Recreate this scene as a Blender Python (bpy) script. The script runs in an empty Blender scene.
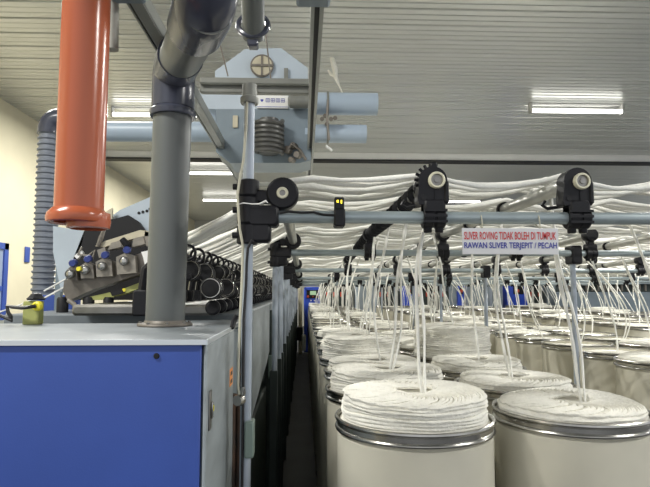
import bpy, math, random
from mathutils import Vector, Matrix
random.seed(7)
S = bpy.context.scene
COL = S.collection
PI = math.pi
F = 550.0; CZ = 1.56; VX = 304.0; VY = 290.0
pitch = math.atan((VY-243.5)/F); yaw = math.atan(21.0/F)

# ------------------------------------------------ camera
cd = bpy.data.cameras.new('camera'); cam = bpy.data.objects.new('camera', cd); COL.objects.link(cam)
cd.sensor_width = 36; cd.sensor_fit = 'HORIZONTAL'; cd.lens = F/650*36; cd.clip_start = .05; cd.clip_end = 200
cam.location = (0, 0, CZ); cam.rotation_euler = (PI/2+pitch, 0, -yaw)
S.camera = cam
_R = cam.rotation_euler.to_matrix()

def at(px, py, Y):
    d = _R @ Vector(((px-325.0)/F, -(py-243.5)/F, -1.0))
    t = Y/d.y
    return Vector((d.x*t, Y, CZ+d.z*t))

# ------------------------------------------------ materials
def mat(name, col, rough=.5, metal=0., var=.0, vscale=8., bump=0., bscale=40., emit=None, estr=1., trans=0., stretch=(1,1,1), col2=None, spec=.5):
    m = bpy.data.materials.new(name); m.use_nodes = True
    nt = m.node_tree; n = nt.nodes; L = nt.links
    b = n['Principled BSDF']
    b.inputs['Base Color'].default_value = (*col, 1); b.inputs['Roughness'].default_value = rough
    b.inputs['Metallic'].default_value = metal; b.inputs['Specular IOR Level'].default_value = spec
    if trans: b.inputs['Transmission Weight'].default_value = trans
    tc = n.new('ShaderNodeTexCoord'); mp = n.new('ShaderNodeMapping'); mp.inputs['Scale'].default_value = stretch
    L.new(tc.outputs['Object'], mp.inputs['Vector'])
    if var or col2:
        nz = n.new('ShaderNodeTexNoise'); nz.inputs['Scale'].default_value = vscale; nz.inputs['Detail'].default_value = 4
        L.new(mp.outputs['Vector'], nz.inputs['Vector'])
        mx = n.new('ShaderNodeMix'); mx.data_type = 'RGBA'
        c2 = col2 if col2 else tuple(c*(1-var) for c in col)
        mx.inputs['A'].default_value = (*col, 1); mx.inputs['B'].default_value = (*c2, 1)
        rp = n.new('ShaderNodeMapRange'); rp.inputs['From Min'].default_value = .35; rp.inputs['From Max'].default_value = .7
        L.new(nz.outputs['Fac'], rp.inputs['Value']); L.new(rp.outputs['Result'], mx.inputs['Factor'])
        L.new(mx.outputs['Result'], b.inputs['Base Color'])
    if bump:
        nb = n.new('ShaderNodeTexNoise'); nb.inputs['Scale'].default_value = bscale; nb.inputs['Detail'].default_value = 3
        L.new(mp.outputs['Vector'], nb.inputs['Vector'])
        bp = n.new('ShaderNodeBump'); bp.inputs['Strength'].default_value = bump; bp.inputs['Distance'].default_value = .01
        L.new(nb.outputs['Fac'], bp.inputs['Height']); L.new(bp.outputs['Normal'], b.inputs['Normal'])
    if emit:
        b.inputs['Emission Color'].default_value = (*emit, 1); b.inputs['Emission Strength'].default_value = estr
    return m

M = dict(
 ceil=mat('painted_ceiling_sheet', (.60,.61,.585), .28, .45, var=.05, vscale=1.2, stretch=(.15,1,1)),
 wall=mat('cream_wall', (.74,.68,.49), .7, var=.06, vscale=2),
 wallb=mat('grey_wall', (.62,.62,.56), .7, var=.1, vscale=2),
 floor=mat('shade_darkened_floor', (.06,.06,.062), .55, var=.35, vscale=3),  # dark epoxy, base colour also carries the shadow lying in the aisle
 beam=mat('white_beam', (.88,.88,.86), .3, .0, var=.06, vscale=2),
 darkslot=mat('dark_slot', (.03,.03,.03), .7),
 tube=mat('lamp_tube', (1,1,1), .5, emit=(1,.98,.92), estr=4),
 housing=mat('lamp_housing', (.4,.4,.39), .4),
 can=mat('cream_can_plastic', (.66,.63,.52), .42, var=.08, vscale=5, bump=.05, bscale=6),
 canb=mat('grey_can_plastic', (.58,.56,.47), .42, var=.08, vscale=5),
 steel=mat('rim_steel', (.50,.49,.46), .22, 1., var=.35, vscale=12),
 steeld=mat('dull_steel', (.32,.31,.29), .4, .9, var=.3, vscale=15),
 cotton=mat('raw_cotton_sliver', (.87,.85,.77), .95, var=.09, vscale=30, bump=.5, bscale=90, spec=.1),
 strand=mat('cotton_strand', (.93,.92,.86), .95, var=.06, vscale=20, bump=.3, bscale=120, spec=.1),
 blue=mat('royal_blue_paint', (.04,.088,.37), .42, var=.12, vscale=4, bump=.03, bscale=200),
 blue2=mat('bright_blue_paint', (.03,.09,.62), .4),
 grey=mat('blue_grey_paint', (.30,.35,.38), .4, .1, var=.15, vscale=6),
 greytop=mat('grey_top_paint', (.19,.215,.235), .42, .2, var=.2, vscale=8),
 panel=mat('grey_panel', (.36,.40,.42), .45, .1, var=.25, vscale=5, stretch=(1,1,3)),
 edge=mat('pale_metal_edge', (.62,.66,.70), .35, .5),
 post=mat('post_blue_grey', (.40,.45,.52), .4, .2, var=.15, vscale=10),
 bar=mat('crossbar_grey_blue', (.36,.42,.44), .38, .3, var=.12, vscale=9),
 alu=mat('brushed_aluminium_tube', (.52,.52,.49), .35, .7, var=.2, vscale=9),
 black=mat('black_nylon', (.010,.010,.013), .45, var=.3, vscale=30, spec=.3),
 blackr=mat('black_rubber', (.013,.013,.015), .55, spec=.3),
 dark=mat('dark_green_frame', (.035,.05,.045), .55, var=.4, vscale=6),
 green=mat('grey_green_bracket', (.20,.26,.23), .5),
 rust=mat('rusty_brown_pipe', (.13,.07,.04), .7, col2=(.05,.04,.035), vscale=9),
 orange=mat('orange_pvc', (.47,.115,.05), .22, var=.12, vscale=6, bump=.04, bscale=5, stretch=(1,1,.1)),
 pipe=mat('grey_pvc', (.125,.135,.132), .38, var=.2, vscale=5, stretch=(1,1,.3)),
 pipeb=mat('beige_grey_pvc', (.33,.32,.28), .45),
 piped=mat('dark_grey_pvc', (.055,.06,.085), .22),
 hose=mat('grey_hose', (.20,.22,.26), .4, .1),
 lblue=mat('pale_blue_paint', (.47,.54,.61), .4, var=.1, vscale=6),
 lblue2=mat('light_blue_duct', (.38,.46,.55), .35),
 gcab=mat('grey_blue_cabinet', (.20,.25,.29), .45, var=.2, vscale=6),
 bargrey=mat('grey_beam_paint', (.24,.245,.22), .45, .2, var=.2, vscale=12),
 alurail=mat('grey_rail_paint', (.26,.27,.25), .4, .3, var=.15, vscale=9),
 cream=mat('cream_plastic', (.55,.50,.37), .45, var=.15, vscale=20),
 ring=mat('bearing_ring', (.75,.72,.55), .4),
 taupe=mat('taupe_metal', (.20,.18,.155), .5, .3, var=.3, vscale=20),
 lever=mat('pale_grey_lever', (.30,.275,.235), .45, .2, var=.3, vscale=30),
 yellow=mat('yellow_green_plastic', (.38,.40,.13), .5, var=.15, vscale=20),
 yel=mat('bright_yellow', (.85,.75,.05), .4),
 navy=mat('navy_cap', (.03,.05,.22), .35),
 white=mat('white_plastic', (.82,.82,.80), .4),
 sign=mat('sign_white', (.74,.74,.76), .5),
 red=mat('red_print', (.62,.05,.05), .5),
 bprint=mat('blue_print', (.04,.05,.35), .5),
 redl=mat('red_detail', (.6,.08,.04), .5),
 orl=mat('orange_sticker', (.85,.32,.08), .5),
 led=mat('yellow_led', (.9,.7,.05), .4, emit=(1,.8,.05), estr=1.2),
 screen=mat('green_screen', (.2,.3,.2), .3, emit=(.35,.5,.3), estr=.5),
 cable=mat('black_cable', (.012,.012,.014), .45),
 wire=mat('cream_conduit', (.55,.53,.42), .45),
 coil=mat('grey_coil', (.10,.10,.095), .35, .3),
 glass=mat('door_glass', (.30,.36,.50), .08, .0),
)

# ------------------------------------------------ mesh builder
class MB:
    def __init__(s): s.v = []; s.f = []
    def add(s, vs, fs):
        o = len(s.v); s.v += [tuple(v) for v in vs]; s.f += [tuple(i+o for i in f) for f in fs]; return s
    def box(s, x0, x1, y0, y1, z0, z1, mtx=None):
        vs = [Vector((x, y, z)) for x in (x0, x1) for y in (y0, y1) for z in (z0, z1)]
        if mtx: vs = [mtx @ v for v in vs]
        return s.add(vs, [(0,1,3,2), (4,6,7,5), (0,4,5,1), (2,3,7,6), (0,2,6,4), (1,5,7,3)])
    def cbox(s, x0, x1, y0, y1, z0, z1, c=.004, mtx=None):
        # box with chamfered edges
        pr = [(x0+c, z0), (x1-c, z0), (x1, z0+c), (x1, z1-c), (x1-c, z1), (x0+c, z1), (x0, z1-c), (x0, z0+c)]
        cx = (x0+x1)/2; cz = (z0+z1)/2
        def ins(p): 
            kx = 1-c/max(1e-6, (x1-x0)/2); kz = 1-c/max(1e-6, (z1-z0)/2)
            return (cx+(p[0]-cx)*kx, cz+(p[1]-cz)*kz)
        rings = [[(ins(p)[0], y0, ins(p)[1]) for p in pr], [(p[0], y0+c, p[1]) for p in pr], [(p[0], y1-c, p[1]) for p in pr], [(ins(p)[0], y1, ins(p)[1]) for p in pr]]
        vs = [Vector(v) for r in rings for v in r]
        if mtx: vs = [mtx @ v for v in vs]
        fs = [tuple(range(8)), tuple(reversed(range(24, 32)))]
        for k in range(3):
            for i in range(8):
                j = (i+1) % 8; fs.append((k*8+i, (k+1)*8+i, (k+1)*8+j, k*8+j))
        return s.add(vs, fs)
    def poly(s, pts, off):   # polygon (list of Vectors) extruded by vector off
        n = len(pts); off = Vector(off)
        vs = [Vector(p) for p in pts]+[Vector(p)+off for p in pts]
        fs = [tuple(range(n)), tuple(reversed(range(n, 2*n)))]+[(i, i+n, (i+1) % n+n, (i+1) % n) for i in range(n)]
        return s.add(vs, fs)
    def tube(s, pts, r, seg=12, cap=True):
        pts = [Vector(p) for p in pts]; n = len(pts)
        rs = r if isinstance(r, (list, tuple)) else [r]*n
        vs = []; up = None
        for i, p in enumerate(pts):
            t = (pts[min(i+1, n-1)]-pts[max(i-1, 0)]).normalized()
            if up is None:
                a = Vector((0, 0, 1)) if abs(t.z) < .9 else Vector((0, 1, 0))
                up = (a-t*a.dot(t)).normalized()
            else:
                up = (up-t*up.dot(t)); up = up.normalized() if up.length > 1e-6 else t.orthogonal().normalized()
            w = t.cross(up)
            for k in range(seg):
                an = 2*PI*k/seg; vs.append(p+(up*math.cos(an)+w*math.sin(an))*rs[i])
        fs = [(i*seg+k, i*seg+(k+1) % seg, (i+1)*seg+(k+1) % seg, (i+1)*seg+k) for i in range(n-1) for k in range(seg)]
        if cap: fs += [tuple(reversed(range(seg))), tuple(range((n-1)*seg, n*seg))]
        return s.add(vs, fs)
    def ring(s, c, ax, R, r, seg=24, ms=8):
        ax = Vector(ax).normalized(); u = ax.orthogonal().normalized(); w = ax.cross(u); c = Vector(c)
        vs = []
        for i in range(seg):
            a = 2*PI*i/seg; d = u*math.cos(a)+w*math.sin(a)
            for k in range(ms):
                b = 2*PI*k/ms; vs.append(c+d*(R+r*math.cos(b))+ax*r*math.sin(b))
        return s.add(vs, [(i*ms+k, ((i+1) % seg)*ms+k, ((i+1) % seg)*ms+(k+1) % ms, i*ms+(k+1) % ms) for i in range(seg) for k in range(ms)])
    def lathe(s, prof, c=(0,0,0), ax=(0,0,1), seg=32, fn=None):
        ax = Vector(ax).normalized(); c = Vector(c)
        u = Vector((1,0,0)) if abs(ax.z) > .9 else ax.orthogonal().normalized(); w = ax.cross(u)
        vs = []; n = len(prof)
        for j, (r, z) in enumerate(prof):
            for k in range(seg):
                a = 2*PI*k/seg; rr, zz = (r, z) if fn is None else fn(r, z, a, j)
                vs.append(c+(u*math.cos(a)+w*math.sin(a))*rr+ax*zz)
        fs = [(j*seg+k, j*seg+(k+1) % seg, (j+1)*seg+(k+1) % seg, (j+1)*seg+k) for j in range(n-1) for k in range(seg)]
        if prof[0][0] > 1e-5 and prof[0] != prof[-1]: fs.append(tuple(reversed(range(seg))))
        if prof[-1][0] > 1e-5 and prof[0] != prof[-1]: fs.append(tuple(range((n-1)*seg, n*seg)))
        return s.add(vs, fs)
    def cyl(s, a, b, r, seg=20): return s.tube([a, b], r, seg)
    def mesh(s, name, m, ang=35):
        me = bpy.data.meshes.new(name); me.from_pydata(s.v, [], s.f); me.validate(); me.update()
        me.polygons.foreach_set('use_smooth', [True]*len(me.polygons)); me.set_sharp_from_angle(angle=math.radians(ang))
        me.materials.append(M[m]); return me
    def build(s, name, m, parent=None, ang=35, label=None):
        o = bpy.data.objects.new(name, s.mesh(name, m, ang)); COL.objects.link(o)
        if parent:
            o.parent = parent
            o.matrix_parent_inverse = Matrix.Translation(-parent.location)
        if label: o['label'] = label
        return o

def tag(o, label, cat, group=None, kind=None):
    o['label'] = label; o['category'] = cat
    if group: o['group'] = group
    if kind: o['kind'] = kind
    return o
def struct(o): o['kind'] = 'structure'; return o
def thing(name, loc, label, cat, group=None):
    o = bpy.data.objects.new(name, None); COL.objects.link(o); o.location = loc; o.empty_display_size = .05
    return tag(o, label, cat, group)
ORD = ['nearest','second','third','fourth','fifth','sixth','seventh','eighth','ninth','tenth','eleventh','twelfth','thirteenth','fourteenth','fifteenth','sixteenth','seventeenth','eighteenth','nineteenth','twentieth','twenty-first','twenty-second','twenty-third','twenty-fourth','twenty-fifth','twenty-sixth']

# ------------------------------------------------ setting
CEIL = CZ+3.0
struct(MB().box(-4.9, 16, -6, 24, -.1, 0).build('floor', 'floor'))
# ceiling: ribbed sheet, ribs run across the hall
prof = []; y = -3.0
while y < 24:
    prof += [(y, 0), (y+.085, 0), (y+.094, .016), (y+.105, .016), (y+.114, 0), (y+.20, 0), (y+.209, .016), (y+.22, .016), (y+.229, 0), (y+.315, 0), (y+.328, .05), (y+.347, .05)]
    y += .36
vs = []; fs = []
for i, (py, pz) in enumerate(prof):
    vs += [(-4.9, py, CEIL+pz), (16, py, CEIL+pz)]
    if i: fs.append((2*i-2, 2*i-1, 2*i+1, 2*i))
n0 = len(vs)
vs += [(-4.9, -3, CEIL+.12), (16, -3, CEIL+.12), (-4.9, y, CEIL+.12), (16, y, CEIL+.12)]
fs.append((n0, n0+2, n0+3, n0+1))
struct(MB().add(vs, fs).build('ceiling', 'ceil', ang=20))
struct(MB().box(-4.97, -4.77, -3, 24, 0, CEIL+.1).build('wall_left', 'wall'))
struct(MB().box(-4.97, 16, 24, 24.2, 0, CEIL+.1).build('wall_back', 'wallb'))
b = MB().cbox(-4.7, 15.9, 11.8, 12.05, CEIL-.155, CEIL-.0, .015)
bo = struct(b.build('trim_1', 'beam'))
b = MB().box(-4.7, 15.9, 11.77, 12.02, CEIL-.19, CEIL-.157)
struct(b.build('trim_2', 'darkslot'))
# a glazed blue door in the left wall
dm = MB()
dm.box(-4.775, -4.72, 7.7, 7.8, 0, 2.3); dm.box(-4.775, -4.72, 8.85, 8.97, 0, 2.3); dm.box(-4.775, -4.72, 7.7, 8.97, 2.2, 2.3); dm.box(-4.775, -4.72, 7.8, 8.85, 0, .9); dm.box(-4.775, -4.73, 7.8, 8.85, 1.55, 1.62)
dd = struct(dm.build('door_1', 'blue')); MB().box(-4.772, -4.745, 7.8, 8.85, .9, 2.2).build('door_glass', 'glass', dd)
w = thing('wall_box', (-4.77, 9.62, 2.03), 'small dark blue box fixed to the cream wall left of the grey corrugated hose', 'box')
MB().cbox(-4.77, -4.74, 9.55, 9.70, 2.03, 2.30, .01).build('cover', 'blue', w)

# ------------------------------------------------ fluorescent lamps
def lamp(x, y, lab, energy=60, L=1.5):
    t = thing('fluorescent_lamp', (x, y, CEIL), lab, 'ceiling light', 'fluorescent lamps under the ribbed ceiling')
    MB().cbox(x-L/2, x+L/2, y-.01, y+.03, CEIL-.02, CEIL+.0, .006).build('housing', 'housing', t)
    for s in (-1, 1):
        MB().cbox(x+s*L/2-.015, x+s*L/2+.015, y-.055, y+.055, CEIL-.17, CEIL, .004).build('end_cap', 'housing', t)
    MB().cyl((x-L/2, y-.02, CEIL-.13), (x+L/2, y-.02, CEIL-.13), .034, 12).build('tube', 'tube', t)
    ld = bpy.data.lights.new('lamp_light', 'AREA'); ld.shape = 'RECTANGLE'; ld.size = L; ld.size_y = .035; ld.energy = energy; ld.color = (1, .99, .94)
    lo = bpy.data.objects.new('lamp_light', ld); COL.objects.link(lo); lo.location = (x, y-.02, CEIL-.172); lo.parent = t; lo.matrix_parent_inverse = Matrix.Translation(-t.location)
for x, y, lab in [
    (-2.40, 8.95, 'glowing fluorescent lamp behind the grey vertical pipe, nearest lit one at left'),
    (4.38, 8.5, 'long glowing fluorescent lamp on the ceiling at right above the creel'),
    (-2.45, 13.5, 'glowing fluorescent lamp just right of the grey pipe, beyond the nearest left one'),
    (-2.5, 17.6, 'small far glowing fluorescent lamp low on the ceiling left of the creel post'),
    (-2.45, 4.6, 'fluorescent lamp overhead left of the frame top'), (4.55, 4.6, 'fluorescent lamp overhead right of the frame top'),
    (-2.45, .2, 'fluorescent lamp overhead behind the viewpoint at left'), (4.55, .2, 'fluorescent lamp overhead behind the viewpoint at right'),
    (5.0, 17.6, 'far fluorescent lamp at right beyond the white ceiling beam'),
    (11.5, 9.1, 'fluorescent lamp far right outside the frame'), (11.5, 4.6, 'fluorescent lamp far right and near outside the frame')]:
    lamp(x, y, lab, energy=150)

# lint hanging from the ceiling
p = at(331, 52, 6.9)
b = MB(); zt = CEIL
x0, y0 = p.x, 6.9
b.tube([(x0, y0, zt+.03), (x0+.02, y0, zt-.03), (x0+.05, y0, zt-.14), (x0+.06, y0, zt-.26), (x0+.10, y0, zt-.36), (x0+.15, y0, zt-.47)], [.018, .035, .04, .03, .014, .006], 7)
b.tube([(x0-.04, y0, zt-.16), (x0, y0+.02, zt-.21), (x0+.05, y0, zt-.24)], [.01, .022, .02], 7)
tag(b.build('lint_tuft', 'strand'), 'wisp of white cotton lint hanging from the ribbed ceiling', 'lint')

# ------------------------------------------------ creel
CX = [.42, .893, 1.368, 1.86, 2.33, 2.80, 3.28, 3.75, 4.25, 4.75, 5.25, 5.8, 6.3]
BY = [1.78, 3.5, 5.25, 7.0, 8.8, 10.6, 12.4, 14.2]
BZ = [.237, .237, .187, .148, .135, .128, .125, .125]
RZ = [.356, .356, .29, .24, .215, .205, .20, .20]
def interp(Y, T):
    if Y <= BY[0]: return T[0]
    for i in range(len(BY)-1):
        if Y <= BY[i+1]:
            k = (Y-BY[i])/(BY[i+1]-BY[i]); return T[i]*(1-k)+T[i+1]*k
    return T[-1]
def rz(Y): return CZ+interp(Y, RZ)
PX = -.182
def vis(X, Y, m=40):   # inside the picture sideways
    c = _R.transposed() @ Vector((X, Y, 0)); return 325+F*c.x/(-c.z) < 650+m

def clamp_mesh(near):
    b = MB()   # around bar (axis X), local origin at bar centre
    w = .036
    b.lathe([(.001, -w), (.034, -w), (.037, -w+.004), (.037, -.006), (.033, -.004), (.033, .004), (.037, .006), (.037, w-.004), (.034, w), (.001, w)], ax=(1,0,0), seg=18)
    for s in (-1, 1):
        b.lathe([(.001, -.05), (.012, -.05), (.014, -.046), (.014, 0), (.001, 0)], c=(s*.019, 0, 0), seg=12)
    b.cbox(-.036, .036, -.03, .03, .0, .06, .008)
    return b
def roller_clamp(h):
    b = clamp_mesh(False)
    b.cbox(-.022, .022, -.02, .02, .05, h, .006)
    b.lathe([(.001, -.035), (.04, -.035), (.043, -.03), (.043, .03), (.04, .035), (.001, .035)], c=(0, 0, h), ax=(0,1,0), seg=18)
    return b
ord2 = lambda k: ORD[k]
ncl = 0
for i, Y in enumerate(BY):
    zb = CZ+BZ[i]
    xs = [x for x in CX if vis(x, Y, 20)]
    xe = xs[-1]+.3 if i else 1.45
    lab = ['grey creel frame closest to the camera, carrying the white warning sign', 'grey creel frame just behind the white warning sign', 'third creel frame back over the cans', 'fourth creel frame back over the cans', 'fifth creel frame back over the cans', 'sixth creel frame back over the cans', 'seventh creel frame, second from the far end', 'farthest creel frame before the machines at the back'][i]
    fr = thing('creel_frame', (PX, Y, 0), lab, 'creel frame', 'creel frames over the cans')
    seg = 20 if i < 3 else 10
    top = CZ+.65 if i == 0 else (CZ+.65 if i == 1 else zb+.05)
    MB().cyl((PX, Y, .0 if i == 0 else CZ-.5), (PX, Y, top), .0175, seg).build('post', 'post', fr)
    if i: MB().cbox(PX-.03, PX+.02, Y-.03, Y+.03, 0, CZ-.5, .004).build('lower_post', 'dark', fr)
    MB().cyl((PX, Y-.0, zb), (xe, Y, zb), .0205, seg).build('crossbar', 'bar', fr)
    # joint at the post
    b = MB()
    b.lathe([(.001, -.09), (.03, -.09), (.036, -.085), (.036, -.03), (.031, -.026), (.036, -.02), (.036, .06), (.031, .064), (.036, .07), (.036, .115), (.03, .12), (.001, .12)], c=(PX, Y, zb), seg=18)
    b.cbox(PX, PX+.10, Y-.034, Y+.034, zb-.034, zb+.034, .008)
    b.cbox(PX+.01, PX+.075, Y-.03, Y+.03, zb-.085, zb-.02, .008)
    for s in (-.062, .02, .095):
        b.cyl((PX-.048, Y-.015, zb+s), (PX-.02, Y-.015, zb+s), .010, 10)
    b.build('post_joint', 'black', fr)
    xw = PX+.112; zw = rz(Y)-.045
    b = MB(); b.lathe([(.018, -.03), (.046, -.03), (.052, -.024), (.052, .02), (.046, .026), (.018, .026), (.018, -.03)], c=(xw, Y, zw), ax=(0,1,0), seg=28)
    b.cbox(PX+.02, xw, Y-.018, Y+.02, zw-.03, zw+.012, .006)
    hw = b.build('roller_housing', 'black', fr)
    b = MB(); b.lathe([(.010, -.034), (.017, -.034), (.019, -.03), (.019, -.02), (.010, -.02), (.010, -.034)], c=(xw, Y, zw), ax=(0,1,0), seg=24)
    b.build('bearing', 'ring', hw, label='cream bearing ring')
    MB().cyl((xw, Y-.028, zw), (xw, Y-.012, zw), .0105, 14).build('shaft_end', 'steeld', hw)
    if i >= 1:
        for x in xs:
            o = roller_clamp(rz(Y)-zb).build('clamp', 'black', fr)
            o.matrix_parent_inverse = Matrix(); o.location = (x-PX, 0, zb)
            # hanging separator under the bar
    else:
        for j, x in enumerate((.424, .905)):
            b = clamp_mesh(True)
            for v in range(3): b.box(-.038, .038, -.039, -.032, -.02+v*.018, -.012+v*.018)
            c = b.build('clamp', 'black', fr); c.matrix_parent_inverse = Matrix(); c.location = (x-PX, 0, zb)
            h = rz(Y)-zb
            b = MB()
            # D shaped bracket, axis Y
            pr = [(x-.052, zb+.04), (x+.040, zb+.04), (x+.046, zb+.055)]
            for k in range(15):
                a = -.25+ (PI+.5)*k/14
                pr.append((x+math.cos(a)*.047-.004, zb+h+math.sin(a)*.047))
            pr += [(x-.056, zb+.06)]
            b.poly([Vector((px_, Y-.025, pz_)) for px_, pz_ in pr], (0, .055, 0))
            b.box(x+.0, x+.003, Y-.028, Y-.02, zb+.05, zb+h-.03)
            b.cbox(x+.032, x+.047, Y-.03, Y+.03, zb+.045, zb+h, .004)
            if j == 0:
                for k in range(7):
                    a = PI*(.42+.11*k); cxx = x-.004+math.cos(a)*.045; czz = zb+h+math.sin(a)*.045
                    b.cyl((cxx, Y-.01, czz), (cxx+math.cos(a)*.014, Y-.01, czz+math.sin(a)*.014), .0055, 8)
                b.cbox(x-.01, x+.012, Y-.02, Y+.02, zb+h+.04, zb+h+.062, .004, Matrix.Translation((0,0,0)))
            br = b.build('roller_bracket', 'black', fr)
            b = MB(); b.lathe([(.020, -.040), (.025, -.040), (.0275, -.036), (.0275, -.02), (.020, -.02), (.020, -.040)], c=(x+.006, Y, zb+h), ax=(0,1,0), seg=28)
            b.build('bearing', 'ring', br, label='cream bearing ring')
            MB().lathe([(.001, -.038), (.009, -.038), (.010, -.034), (.0195, -.033), (.0195, -.018), (.001, -.018)], c=(x+.006, Y, zb+h), ax=(0,1,0), seg=18).build('shaft_end', 'steeld', br)
            MB().lathe([(.001, -.027), (.009, -.027), (.0095, -.024), (.001, -.024)], c=(x-.036, Y, zb+.055+.008), ax=(0,1,0), seg=14).build('bolt', 'blackr', br)
            # thin hooked guide finger
            MB().tube([(x-.03, Y+.03, zb+.045), (x-.08, Y+.04, zb+.038), (x-.095, Y+.045, zb+.05), (x-.085, Y+.045, zb+.065)], .006, 8).build('guide_hook', 'black', fr)
    creel0 = fr if i == 0 else creel0
    creel1 = fr if i == 1 else (None if i == 0 else creel1)
# T fitting, beam and roof of frame 1 (carries the cleaner rails)
RY = 2.28; Y = 1.80; zt = at(249, 88, 1.78).z
b = MB(); b.lathe([(.001, -.055), (.028, -.055), (.03, -.05), (.03, -.035), (.024, -.03), (.024, .01), (.001, .01)], c=(PX, 1.78, zt), seg=20)
b.build('post_cap', 'bargrey', creel0)
zb_ = at(249, 86, RY).z
MB().tube([(PX, 1.78, zt-.02), (PX, 1.80, zt+.012), (PX-.004, 1.95, zt+.05), (at(249, 86, RY).x, RY, zb_)], .016, 12).build('cap_arm', 'bargrey', creel0)
b = MB(); xl = at(200, 86, RY).x; xr = at(317, 86, RY).x
b.cbox(xl, xr, RY-.02, RY+.03, zb_+.0, zb_+.03, .006); b.cbox(xl, xr-.02, RY+.0, RY+.03, zb_-.03, zb_+.01, .004)
b.build('top_beam', 'bargrey', creel0)
# second support of the rails, behind
SY = 4.1; zr_ = zb_-.035
sp = thing('rail_support', (PX, SY, 0), 'grey post and short cross tube under the far end of the overhead rails', 'support')
MB().cyl((PX, SY, CZ-.5), (PX, SY, zr_-.02), .0175, 14).build('post', 'post', sp)
MB().cbox(PX-.03, PX+.02, SY-.03, SY+.03, 0, CZ-.5, .004).build('lower_post', 'dark', sp)
xa = at(191, 88, RY).x; xb = at(313, 88, RY).x
MB().cyl((xa-.03, SY, zr_-.04), (xb+.03, SY, zr_-.04), .019, 12).build('cross_tube', 'bargrey', sp)
for nm, x0, lab, e in (('left', xa, 'grey overhead rail slanting past the grey pipe to the creel post', -1), ('right', xb, 'dark slotted overhead rail right of the travelling cleaner', 1)):
    zz = zr_
    t = thing('cleaner_rail', (x0, .8, zz), lab, 'rail', 'overhead rails of the travelling cleaner')
    w_ = .019 if e > 0 else .024
    b = MB(); b.box(x0-w_, x0+w_, .8, SY+.05, zz+.018, zz+.028); b.box(x0-w_, x0-w_+.006, .8, SY+.05, zz-.022, zz+.018); b.box(x0+w_-.006, x0+w_, .8, SY+.05, zz-.022, zz+.018)
    if e < 0: b.box(x0-w_+.014, x0+w_, .8, SY+.05, zz-.026, zz-.018)
    else: b.box(x0-w_, x0-.008, .8, SY+.05, zz-.026, zz-.018); b.box(x0+.007, x0+w_, .8, SY+.05, zz-.026, zz-.018)
    b.build('channel', 'alurail', t)
    MB().box(x0-w_+.006, x0+w_-.006, .8, SY+.04, zz-.016, zz+.017).build('slot', 'darkslot', t)
    b = MB(); b.cbox(x0-.06, x0+.035, 1.42, 1.50, zz-.03, zz+.06, .006); b.build('splice_plate', 'gcab', t)
# cable tie, sensor on bar 1
zb = CZ+BZ[0]
t = thing('cable_tie', at(240, 204, 1.74), 'white cable tie wrapped round the black joint on the creel post', 'cable tie')
b = MB(); b.tube([at(236, 205, 1.74), at(243, 203, 1.738), at(252, 204, 1.738), at(259, 204, 1.738), at(266, 201, 1.73), at(268, 203, 1.725)], [.0015, .002, .002, .003, .004, .001], 6); b.build('strap', 'white', t)
p = at(339.5, 212, 1.76)
t = thing('yarn_sensor', (p.x, 1.757, zb), 'small black sensor with yellow lights clipped on the nearest crossbar', 'sensor')
MB().cbox(p.x-.018, p.x+.018, 1.745, 1.81, zb-.034, zb+.025, .005).build('clip', 'black', t)
bd = MB().cbox(p.x-.017, p.x+.015, 1.75, 1.78, zb+.02, zb+.062, .004).build('body', 'blackr', t)
b = MB(); b.cbox(p.x-.010, p.x-.003, 1.748, 1.752, zb+.043, zb+.052, .001); b.build('light', 'led', bd)
b = MB(); b.cbox(p.x+.003, p.x+.008, 1.748, 1.752, zb+.040, zb+.052, .001); b.build('light', 'led', bd)
tag(MB().tube([(-.08, 1.753, zb+.008), (-.05, 1.752, zb+.014), (-.01, 1.752, zb+.010), (.03, 1.752, zb+.012), (.06, 1.75, zb+.004), (p.x-.015, 1.75, zb+.002)], .0042, 8).build('cable', 'cable'), 'short black cable lying along the nearest crossbar to the yellow-lit sensor', 'cable')
# guide rollers: one long roller per line of cans
for k, X in enumerate(CX):
    i0 = next((i for i in range(len(BY)) if vis(X, BY[i], 20)), None)
    if i0 is None or i0 >= len(BY)-1: continue
    lab = 'black finned guide roller over the aisle-side cans' if k == 0 else f'grey tubular guide roller over the creel, {ord2(k)} line from the aisle' 
    t = thing('guide_roller', (X, BY[i0], rz(BY[i0])), lab, 'roller', 'guide rollers running along the creel')
    b = MB(); b.tube([(X, BY[i], rz(BY[i])) for i in range(i0, len(BY))], .026 if k else .018, 14); b.build('roller_tube', 'alu', t)
    if k == 0:
        y = 1.9
        while y < 5.1:
            z = rz(y); MB().lathe([(.018, -.012), (.036, -.006), (.038, 0), (.036, .006), (.018, .012)], c=(X, y, z), ax=(0,1,0), seg=16).build('roller_fin', 'black', t)
            y += .115
    elif k < 9:
        for i in range(i0, len(BY)-1):
            for q in range(2):
                y = BY[i]+(BY[i+1]-BY[i])*(.36+.3*q)
                if y < 7.5: MB().lathe([(.02, -.012), (.036, -.008), (.036, .008), (.02, .012)], c=(X, y, rz(y)), ax=(0,1,0), seg=14).build('separator', 'black', t)
X = PX+.112
t = thing('guide_roller', (X, 1.82, rz(1.78)-.045), 'grey roller tube running back beside the creel posts on the machine side', 'roller', 'guide rollers running along the creel')
MB().tube([(X, Y_, rz(Y_)-.045) for Y_ in BY], .026, 16).build('roller_tube', 'alu', t)

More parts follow.
